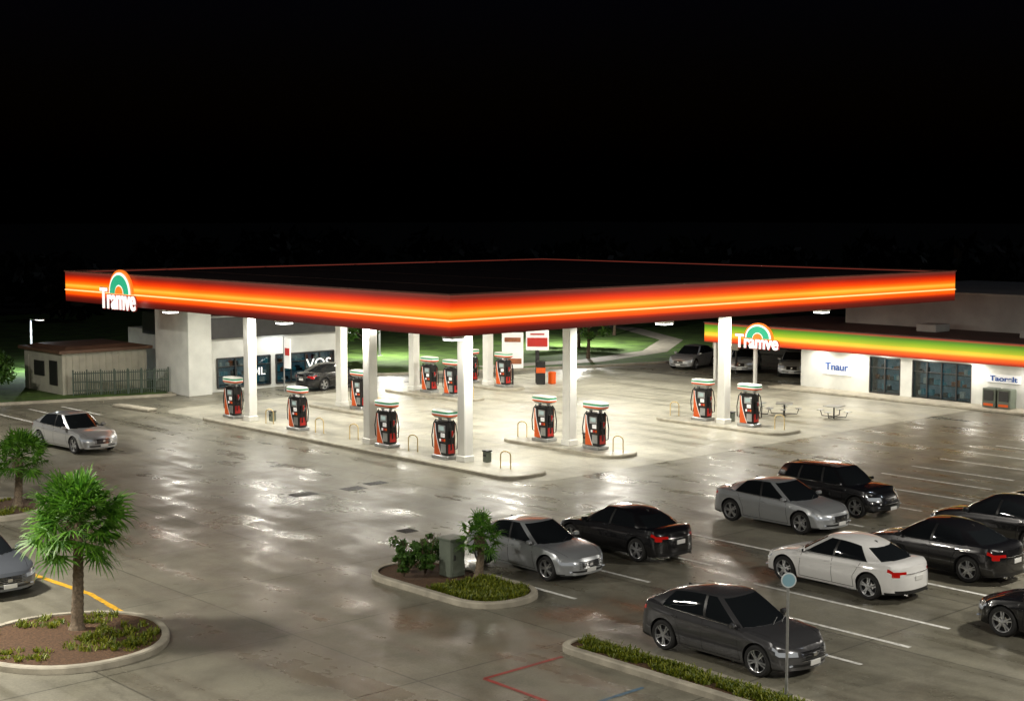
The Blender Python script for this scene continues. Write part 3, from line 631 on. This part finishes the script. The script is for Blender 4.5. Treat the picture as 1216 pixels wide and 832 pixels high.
# ------------------------------------------------------------------ cars
MATS=['paint','glass','black','chrome','rubber','rim','head','tail','plate','dark']
def sm(xs,ys):
    xs=np.array(xs);ys=np.array(ys)
    return lambda x: float(np.mean(np.interp(x+np.linspace(-.13,.13,9),xs,ys)))
def car_mesh(kind):
    g=MB()
    if kind=='suv':
        L,W2,xf,xr,R=4.5,.91,1.36,-1.30,.365
        zs=sm([-2.25,-2.15,-1.8,-1.0,.8,1.2,1.8,2.1,2.25],[.95,1.03,1.05,1.02,.98,.97,.91,.84,.76]);cr=.055;sill=.26;roofz=1.58;drop=.05
        keys=[((1.20,0),(.50,0),'G'),((1.16,.34),(.48,.28),'G'),((1.06,.62),(.43,.50),'G'),((.96,.73),(.36,.575),'B'),((.84,.79),(.24,.61),'G'),
              ((.0,.82),(-.04,.635),'B'),((-.08,.82),(-.12,.635),'G'),((-.98,.815),(-.92,.63),'B'),((-1.06,.81),(-1.00,.63),'G'),((-1.66,.78),(-1.40,.61),'B'),((-1.98,.69),(-1.76,.55),'G'),((-2.09,.38),(-1.83,.3),'G'),((-2.12,0),(-1.86,0),'G')]
    else:
        L,W2,xf,xr,R=4.5,.88,1.36,-1.30,.345
        if kind=='sedan':
            zs=sm([-2.25,-2.12,-1.9,-1.5,-1.0,.6,1.0,1.6,2.0,2.25],[.86,.95,.975,.965,.94,.90,.885,.80,.72,.62])
            keys=[((1.22,0),(.30,0),'G'),((1.18,.32),(.28,.26),'G'),((1.06,.60),(.22,.46),'G'),((.94,.71),(.14,.53),'B'),((.80,.765),(-.02,.565),'G'),
              ((-.14,.79),(-.22,.585),'B'),((-.21,.79),(-.29,.585),'G'),((-1.22,.77),(-.88,.555),'B'),((-1.60,.67),(-1.04,.49),'G'),((-1.80,.38),(-1.14,.28),'G'),((-1.85,0),(-1.17,0),'G')];drop=.17
        else:
            zs=sm([-2.25,-2.12,-1.8,-1.2,.7,1.1,1.7,2.05,2.25],[.92,1.02,1.04,.98,.92,.90,.82,.74,.65])
            keys=[((1.20,0),(.32,0),'G'),((1.16,.32),(.30,.26),'G'),((1.04,.60),(.25,.46),'G'),((.93,.71),(.17,.535),'B'),((.79,.765),(.02,.57),'G'),
              ((-.12,.79),(-.18,.59),'B'),((-.19,.79),(-.25,.59),'G'),((-1.42,.77),(-1.15,.555),'B'),((-1.84,.66),(-1.34,.49),'G'),((-1.97,.36),(-1.43,.28),'G'),((-2.0,0),(-1.46,0),'G')];drop=.11
        cr=.045;sill=.19;roofz=1.43 if kind=='sedan' else 1.50
    Ra=R+.05;H=L/2
    def ends(x): return max(0,min(1,(abs(x)-(H-.75))/.75))
    def wid(x): return W2*(1-.11*ends(x)**2.5)
    kf=(1.9,.3)
    def yprof(x,z):
        t=zs(x);w=wid(x);u=(z-.55)
        y=1-.30*u*u/(.35) if u<0 else 1-.06*(u/(max(t-.55,.15)))**2.0
        y+=.016*math.exp(-((z-(t-.15))/.03)**2)*(1-ends(x))-.012*math.exp(-((z-.40)/.07)**2)*(1-ends(x))
        return w*y
    def warp(x,y,z):
        s_=ends(x);w=wid(x);sg=1 if x>0 else -1;s2=s_*s_
        dx=(.34 if x>0 else .26)*s2*abs(y/w)**3.0
        k=kf[0] if x>0 else kf[1]
        dx+=s2*(k*max(0,z-.46)**2+.6*max(0,.40-z)**2)
        return (x-sg*dx,y,z)
    def zb(x):
        z=sill+.05*ends(x)
        for xa in(xf,xr):
            d=abs(x-xa)
            if d<Ra: z=max(z,R+math.sqrt(max(0,Ra*Ra-d*d)))
        return z
    xs=set(np.round(np.linspace(-H,H,57),4))
    for xa in(xf,xr):
        for q in(1.0,.985,.95,.88,.75,.5,.25,0): xs.add(round(xa+Ra*q,4));xs.add(round(xa-Ra*q,4))
        xs.add(round(xa+Ra+.004,4));xs.add(round(xa-Ra-.004,4))
    for q in(.012,.035,.07): xs.add(round(H-q,4));xs.add(round(-H+q,4))
    xs=sorted(xs);X=[xs[0]]
    for x in xs[1:]:
        if x-X[-1]>.0035: X.append(x)
    fr=[0,.08,.16,.3,.42,.56,.68,.79,.9,1];gr=[.965,.91,.82,.6,.4,.2]
    nS=len(fr);ring=[]
    for x in X:
        b=zb(x);t=zs(x);half=[]
        half.append(warp(x,yprof(x,b)-.16,b+.0))
        for f in fr:
            z=b+f*(t-b);half.append(warp(x,yprof(x,z),z))
        ysh=yprof(x,t);c_=cr*(1-.3*ends(x))
        for q in gr: half.append(warp(x,ysh*q,t+c_*(1-q**5)+.012*(1-q)))
        cen=warp(x,0,t+c_+.012)
        ring.append(half+[cen]+[(p[0],-p[1],p[2]) for p in half[::-1]])
    n=len(ring[0]);base=len(g.v)
    g.v+=[p for r in ring for p in r]
    def face(idx,m,s_=True): g.f.append(idx);g.m.append(m);g.sm.append(s_)
    for i in range(len(X)-1):
        xm=(X[i]+X[i+1])/2
        for j in range(n-1):
            jj=j if j<n//2 else n-2-j
            m=0
            if jj==0: m=9
            elif jj<=nS-1:
                fm=(fr[jj-1]+fr[jj])/2
                if fm<.12: m=2 if abs(xm)>H-.5 or kind=='suv' else 0
                if kind=='suv' and fm<.2: m=2
                if xm>H-(.22 if fm<.79 else .40) and .68<fm<.9: m=6
                if xm<-H+(.12 if fm<.79 else .34) and .68<fm<.9: m=7
            a=base+i*n+j;face([a,a+1,a+n+1,a+n],m)
    cf=[1]+gr+[0]+[-q for q in gr[::-1]]+[-1]
    for end in(0,1):
        i=len(X)-1 if end else 0;x=X[i];b=zb(x);t=zs(x);o=base+i*n;rows=[]
        for r,f in enumerate(fr):
            z=b+f*(t-b);row=[]
            for k,c in enumerate(cf):
                if k==0: row.append(o+1+r)
                elif k==len(cf)-1: row.append(o+n-2-r)
                elif r==nS-1: row.append(o+nS+k)
                else:
                    g.v.append(warp(x,yprof(x,z)*c,z));row.append(len(g.v)-1)
            rows.append(row)
        for r in range(nS-1):
            fm=(fr[r]+fr[r+1])/2
            for k in range(len(cf)-1):
                cm=abs(cf[k]+cf[k+1])/2;m=0
                if end:
                    if .68<fm<.9 and cm>.62: m=6
                    elif .42<fm<.9 and cm<.5: m=2
                    elif .12<fm<.30 and cm<.75: m=2
                else:
                    if .68<fm<.79 and cm>.80: m=7
                    elif .79<fm<.9 and cm>.60: m=7
                    elif fm<.16 : m=2
                face([rows[r][k],rows[r][k+1],rows[r+1][k+1],rows[r+1][k]],m)
    t=zs(H);b=zb(H)
    for q in range(5):
        z=b+(.45+.105*q)*(t-b);pts=[]
        for k in range(9):
            y=-.46*W2+.92*W2*k/8;p=warp(H,y,z);pts.append((p[0]+.006,p[1],p[2]))
        g.tube(pts,.006 if 0<q<4 else .012,3,6)
    p=warp(H,0,b+.68*(t-b));g.box((p[0]+.012,0,p[2]),(.02,.12,.08),3,0,1,.01)
    g.box((warp(H,0,.36)[0]+.012,0,.36),(.02,.34,.11),8,0,1,.004)
    tz=zs(-H);bz=zb(-H);zz=bz+.60*(tz-bz);g.box((warp(-H,0,zz)[0]-.008,0,zz),(.02,.34,.12),8,0,1,.004)
    zz=bz+.80*(tz-bz);pts=[warp(-H,y,zz) for y in np.linspace(-.46,.46,7)];g.tube([(p[0]-.006,p[1],p[2]) for p in pts],.012,3,6)
    for s_ in(-1,1):
        p=warp(H,s_*.60,b+.24*(t-b));g.box((p[0]-.005,p[1],p[2]),(.03,.14,.04),6,0,1,.012)
        g.tube([(-H+.12,s_*.48,sill+.04),(-H+.03,s_*.48,sill+.04)],.035,3,8)
    keys2=[];mats=[]
    for a,b_ in zip(keys[:-1],keys[1:]):
        ns=5 if (a[2]=='G' and abs(a[0][1]-b_[0][1])<.08) else 3
        for q in range(ns):
            f=q/ns;keys2.append(tuple((a[0][c]*(1-f)+b_[0][c]*f) for c in(0,1))+tuple((a[1][c]*(1-f)+b_[1][c]*f) for c in(0,1)));mats.append(a[2])
    keys2.append(keys[-1][0]+keys[-1][1])
    loop=keys2+[(a,-b_,c,-d) for a,b_,c,d in keys2[-2:0:-1]];lm=mats+mats[::-1]
    vr=[0,.09,.2,.4,.6,.8,.93,.965,1];NL=len(loop);rz=roofz-.055
    rows=[]
    for v in vr:
        row=[]
        for bx_,by_,rx,ry in loop:
            z0=zs(bx_)-.02+ (cr*.9 if abs(by_)<.5 else 0 if abs(by_)>.7 else cr*.5);bulge=.04*math.sin(math.pi*v**.9)
            x=bx_*(1-v)+rx*v;y=by_*(1-v)+ry*v
            nrm=Vector((bx_-(-.3),by_*2.2)).normalized();x+=nrm.x*bulge*.8;y+=nrm.y*bulge
            zt2=rz+.03*(1-(abs(ry)/.62)**2)-drop*max(0,-rx-.25)**1.7-.10*max(0,rx+.05)**1.5
            z=z0*(1-v)+zt2*v
            if v>.95:
                k=(v-.95)/.05;x-=nrm.x*.035*k*k;y-=nrm.y*.035*k*k;z+=.014*k
            g.v.append((x,y,z));row.append(len(g.v)-1)
        rows.append(row)
    for r in range(len(vr)-1):
        for k in range(NL):
            k2=(k+1)%NL;m=0;vm=(vr[r]+vr[r+1])/2
            if lm[k]=='G' and .05<vm<.95: m=1
            elif lm[k]=='B' and abs(loop[k][0]+.15)<.14 and .05<vm<.95: m=2
            elif kind=='suv' and lm[k]=='B' and abs(loop[k][0]+1.0)<.14 and .05<vr[r]<.9: m=2
            face([rows[r][k],rows[r][k2],rows[r+1][k2],rows[r+1][k]],m)
    last=rows[-1];xm=sum(l[2] for l in loop)/NL;prev=last
    for s_ in(.9,.75,.55,.35,.15):
        row=[]
        for i in last:
            p=g.v[i];zc=rz+.055;row.append(len(g.v));x=xm+(p[0]-xm)*s_
            g.v.append((x,p[1]*s_,p[2]+(zc-p[2])*(1-s_**2)))
        for k in range(NL):
            k2=(k+1)%NL;face([prev[k],prev[k2],row[k2],row[k]],0)
        prev=row
    face(prev,0)
    for s_ in(-1,1):
        pts=[];xe=keys[-4][0][0]
        for q in np.linspace(.80,xe,16):
            yb=np.interp(-q,[-k[0][0] for k in keys[4:-2]],[k[0][1] for k in keys[4:-2]]);pts.append((q,s_*(yb+.014),zs(q)+.012))
        g.tube(pts,.009,3,5)
        def seam(pts,m=9):
            V=[]
            for x,z in pts:
                y=yprof(x,z)+.002;V+=[(x-.006,s_*y,z),(x+.006,s_*y,z)]
            g.add(V,[[2*k,2*k+1,2*k+3,2*k+2] for k in range(len(pts)-1)],m)
        for x0,x1 in((.88,.80),(-.17,-.17)): seam([(x0*(1-q)+x1*q,(sill+.06)*(1-q)+(zs(x0)-.01)*q) for q in np.linspace(0,1,14)])
        seam([(xr+Ra+.08-.40*max(0,q-.45),(sill+.06)*(1-q)+(zs(-.9)-.01)*q) for q in np.linspace(0,1,14)])
        V=[]
        for x in np.linspace(xr+Ra+.08,.88,14):
            y=yprof(x,sill+.07)+.002;V+=[(x,s_*y,sill+.063),(x,s_*y,sill+.075)]
        g.add(V,[[2*k,2*k+1,2*k+3,2*k+2] for k in range(13)],9)
        for x in(-.03,-.98):
            z=zs(x)-.12;g.box((x,s_*(yprof(x,z)+.016),z),(.17,.03,.026),0,0,1,.01)
        g.box((.74,s_*(W2+.03),zs(.74)+.08),(.12,.19,.11),0,s_*-.15,1,.035);g.box((.685,s_*(W2+.03),zs(.74)+.08),(.01,.15,.08),1);g.box((.76,s_*(W2-.07),zs(.74)+.025),(.07,.12,.04),2)
        if kind=='suv': g.tube([(.2,s_*.55,roofz-.05),(.1,s_*.56,roofz+.0),(-1.3,s_*.55,roofz-.01),(-1.45,s_*.54,roofz-.07)],.014,2,6)
        p0=(1.17,s_*.15+.1,zs(1.1)+.05);g.tube([p0,(1.0,s_*.15+.45,zs(1.)+.115)],.007,2,4)
    for s_ in(-1,1):
        V=[]
        for x in np.linspace(1.12,H-.16,12):
            t=zs(x);ysh=yprof(x,t);q=.86-.12*((x-1.1)/1.1)
            p=warp(x,ysh*q,t+cr*(1-.3*ends(x))*(1-q**5)+.012*(1-q)+.0035);V+=[(p[0],s_*(p[1]-.005),p[2]),(p[0],s_*(p[1]+.005),p[2])]
        g.add(V,[[2*k,2*k+1,2*k+3,2*k+2] for k in range(11)],9)
    rx=keys[-2][1][0]+.2
    g.box((rx,0,rz+.045-drop*max(0,-rx-.25)**1.7),(.14,.03,.07),2,0,.5)
    g.box((0,0,.40),(L-.8,1.16,.40),9)  # black inner body added as the shade behind the wheels
    g.box(((xf+xr)/2,0,.45),(xf-xr-2*Ra-.02,1.5,.4),9)
    for xa in(xf,xr):
        for s_ in(-1,1):
            yo=W2-.02
            pr=[(R*.70,-.0),(R*.73,.012),(R*.90,.012),(R*.97,-.008),(R,-.04),(R,-.17),(R*.96,-.20),(R*.7,-.21)]
            g.lathe([(r,(yo+h)*s_) for r,h in pr],(xa,0,R),'y',36,4)
            rr=R*.72
            g.lathe([(rr,(yo+.004)*s_),(rr*.94,(yo-.004)*s_),(rr*.90,(yo-.05)*s_)],(xa,0,R),'y',36,5)
            g.lathe([(rr*.94,(yo-.07)*s_),(.001,(yo-.07)*s_)],(xa,0,R),'y',24,9)
            g.lathe([(rr*.5,(yo-.055)*s_),(.001,(yo-.055)*s_)],(xa,0,R),'y',20,3)
            g.lathe([(.05,(yo-.04)*s_),(.045,(yo-.002)*s_),(.001,(yo+.004)*s_)],(xa,0,R),'y',12,5)
            ph=random.uniform(0,1)
            for q in range(10):
                a=2*math.pi*(q//2)/5+ph+(.16 if q%2 else -.16);c,s2=math.cos(a),math.sin(a)
                V=[]
                for r,w,h in((.03,.02,-.004),(rr*.55,.014,-.008),(rr*.95,.018,-.014)):
                    V+=[(xa+c*r-s2*w,(yo+h)*s_,R+s2*r+c*w),(xa+c*r+s2*w,(yo+h)*s_,R+s2*r-c*w),(xa+c*r+s2*w,(yo+h-.03)*s_,R+s2*r-c*w),(xa+c*r-s2*w,(yo+h-.03)*s_,R+s2*r+c*w)]
                F=[]
                for k in range(2): F+=[[4*k+u,4*k+(u+1)%4,4*k+4+(u+1)%4,4*k+4+u] for u in range(4)]
                g.add(V,F,5)
    return g.mesh('car_'+kind,[M['paint_silver']]+MATS[1:])
def paint(n,c,metal=.5,rough=.3):
    m=P('car_paint_'+n,c,rough,metal=metal,var=.02,coat=1);M['paint_'+n]=m
paint('silver',(.48,.49,.50),.5,.32);paint('grey',(.075,.075,.08),.4,.25);paint('black',(.010,.010,.012),.2,.25);paint('white',(.80,.80,.79),0,.3);paint('steel',(.14,.155,.18),.5,.3);paint('lightgrey',(.42,.44,.46),.45,.3)
CM={k:car_mesh(k) for k in('sedan','hatch','suv')}
DN=-math.pi/2;UP=math.pi/2
def car(kind,col,x,y,rz,name='parked_car',s=1):
    o=inst(CM[kind],name,(x,y,.006),rz,s)
    o.material_slots[0].link='OBJECT';o.material_slots[0].material=M['paint_'+col];return o
car('sedan','lightgrey',26.85,28.5,DN,s=.96)
car('sedan','black',30.15,28.3,UP,s=.96)
car('sedan','lightgrey',36.4,27.5,DN)
car('suv','black',39.6,27.7,DN,'parked_suv',.95)
car('sedan','white',31.45,21.7,UP,s=.97)
car('sedan','black',34.85,21.0,UP)
car('sedan','black',39.1,21.5,UP)
car('sedan','black',43.2,21.4,UP)
car('sedan','black',31.0,15.2,UP)
car('hatch','grey',24.55,19.8,DN,s=.97)
car('hatch','silver',27.0,56.2,DN+.08)
car('sedan','steel',14.9,37.0,DN)
car('sedan','black',47.3,66.6,.1)
car('hatch','silver',70.5,60.3,math.radians(-165),s=.95)
car('suv','silver',71.0,56.6,math.radians(-150),'parked_suv',.92)
car('suv','silver',71.6,53.2,math.radians(-150),'parked_suv',.95)
# ------------------------------------------------------------------ street lamps (lot posts added out of view, inferred from the lit ground)
def lamp(x,y,h,power,aim,col=(1,.94,.83),size=1.1):
    e=empty('street_lamp',(x,y,0));g=MB();a=Vector(aim).normalized()
    g.tube([(0,0,0),(0,0,.6),(0,0,h)],[.12,.09,.06],0,12);g.box((0,0,.06),(.4,.4,.12),0,0,1,.02)
    g.tube([(0,0,h-.1),(a.x*.5,a.y*.5,h+.05),(a.x*1.0,a.y*1.0,h+.05)],.035,0,8)
    rz=math.atan2(a.y,a.x);g.box((a.x*1.25,a.y*1.25,h+.05),(.75,.36,.10),0,rz,1,.03);g.box((a.x*1.25,a.y*1.25,h-.008),(.6,.28,.015),1,rz)
    g.obj('post_and_head',['metal','led'],e)
    area('lamp',(a.x*1.25,a.y*1.25,h-.04),size,power,col,parent=e,shape='DISK')
lamp(9.0,35.1,9.5,2700,(1,.2));lamp(38.3,12.5,9.5,1700,(-.3,1));lamp(3.3,21.4,10.5,2500,(1,0));lamp(21.7,3.5,10.5,2400,(0,1));lamp(60.5,20.5,9.5,2400,(-.5,1));lamp(17.0,63,9.5,2700,(1,-.2))
lamp(38.8,86.3,3.2,700,(0,-1),(.85,.95,1),.4)
lamp(76,76,4.6,2000,(-.5,-.5),(1,.97,.9),.5)  # post added to brighten the lawn
lamp(60,79,4.4,1400,(0,-1),(1,.97,.9),.5)  # second post added for more light on the grass
g=MB()
for x,y,z in[(150,92,5.2),(190,78,5),(165,98,5.0),(110,130,5)]: g.lathe([(.01,.12),(.12,0),(.01,-.12)],(x,y,z),'z',8,0)
g.obj('distant_town_lights',[P('sodium_glow',(1,.6,.3),.5,var=0,emis=(1,.55,.25),es=1.5)])
# ------------------------------------------------------------------ world, moon, camera
w=bpy.data.worlds.new('World');sc.world=w;w.use_nodes=True;nt=w.node_tree;bg=nt.nodes['Background']
sky=nt.nodes.new('ShaderNodeTexSky');sky.sky_type='NISHITA';sky.sun_disc=False;sky.sun_elevation=math.radians(-1);sky.sun_rotation=math.radians(222)
tint=nt.nodes.new('ShaderNodeMix');tint.data_type='RGBA';tint.blend_type='MULTIPLY';tint.inputs[0].default_value=1;tint.inputs[7].default_value=(.30,.42,1.5,1)
nt.links.new(sky.outputs[0],tint.inputs[6]);nt.links.new(tint.outputs[2],bg.inputs[0]);bg.inputs[1].default_value=.005
sl=bpy.data.lights.new('moon_fill','SUN');sl.energy=.05;sl.angle=math.radians(.5);sl.color=(.8,.88,1)  # weak sun lamp added for ambient night glow
so=bpy.data.objects.new('moon_fill',sl);COL.objects.link(so);so.rotation_euler=(math.radians(40),0,math.radians(60))
ca=bpy.data.cameras.new('camera');ca.sensor_width=36;ca.lens=51.63;ca.clip_end=4000;ca.clip_start=.2
co=bpy.data.objects.new('camera',ca);COL.objects.link(co);co.location=(0,0,9.5)
co.rotation_euler=(math.radians(90-5.242),0,-math.radians(42.4));sc.camera=co
sc.view_settings.view_transform='Standard';sc.view_settings.look='None';sc.view_settings.exposure=0
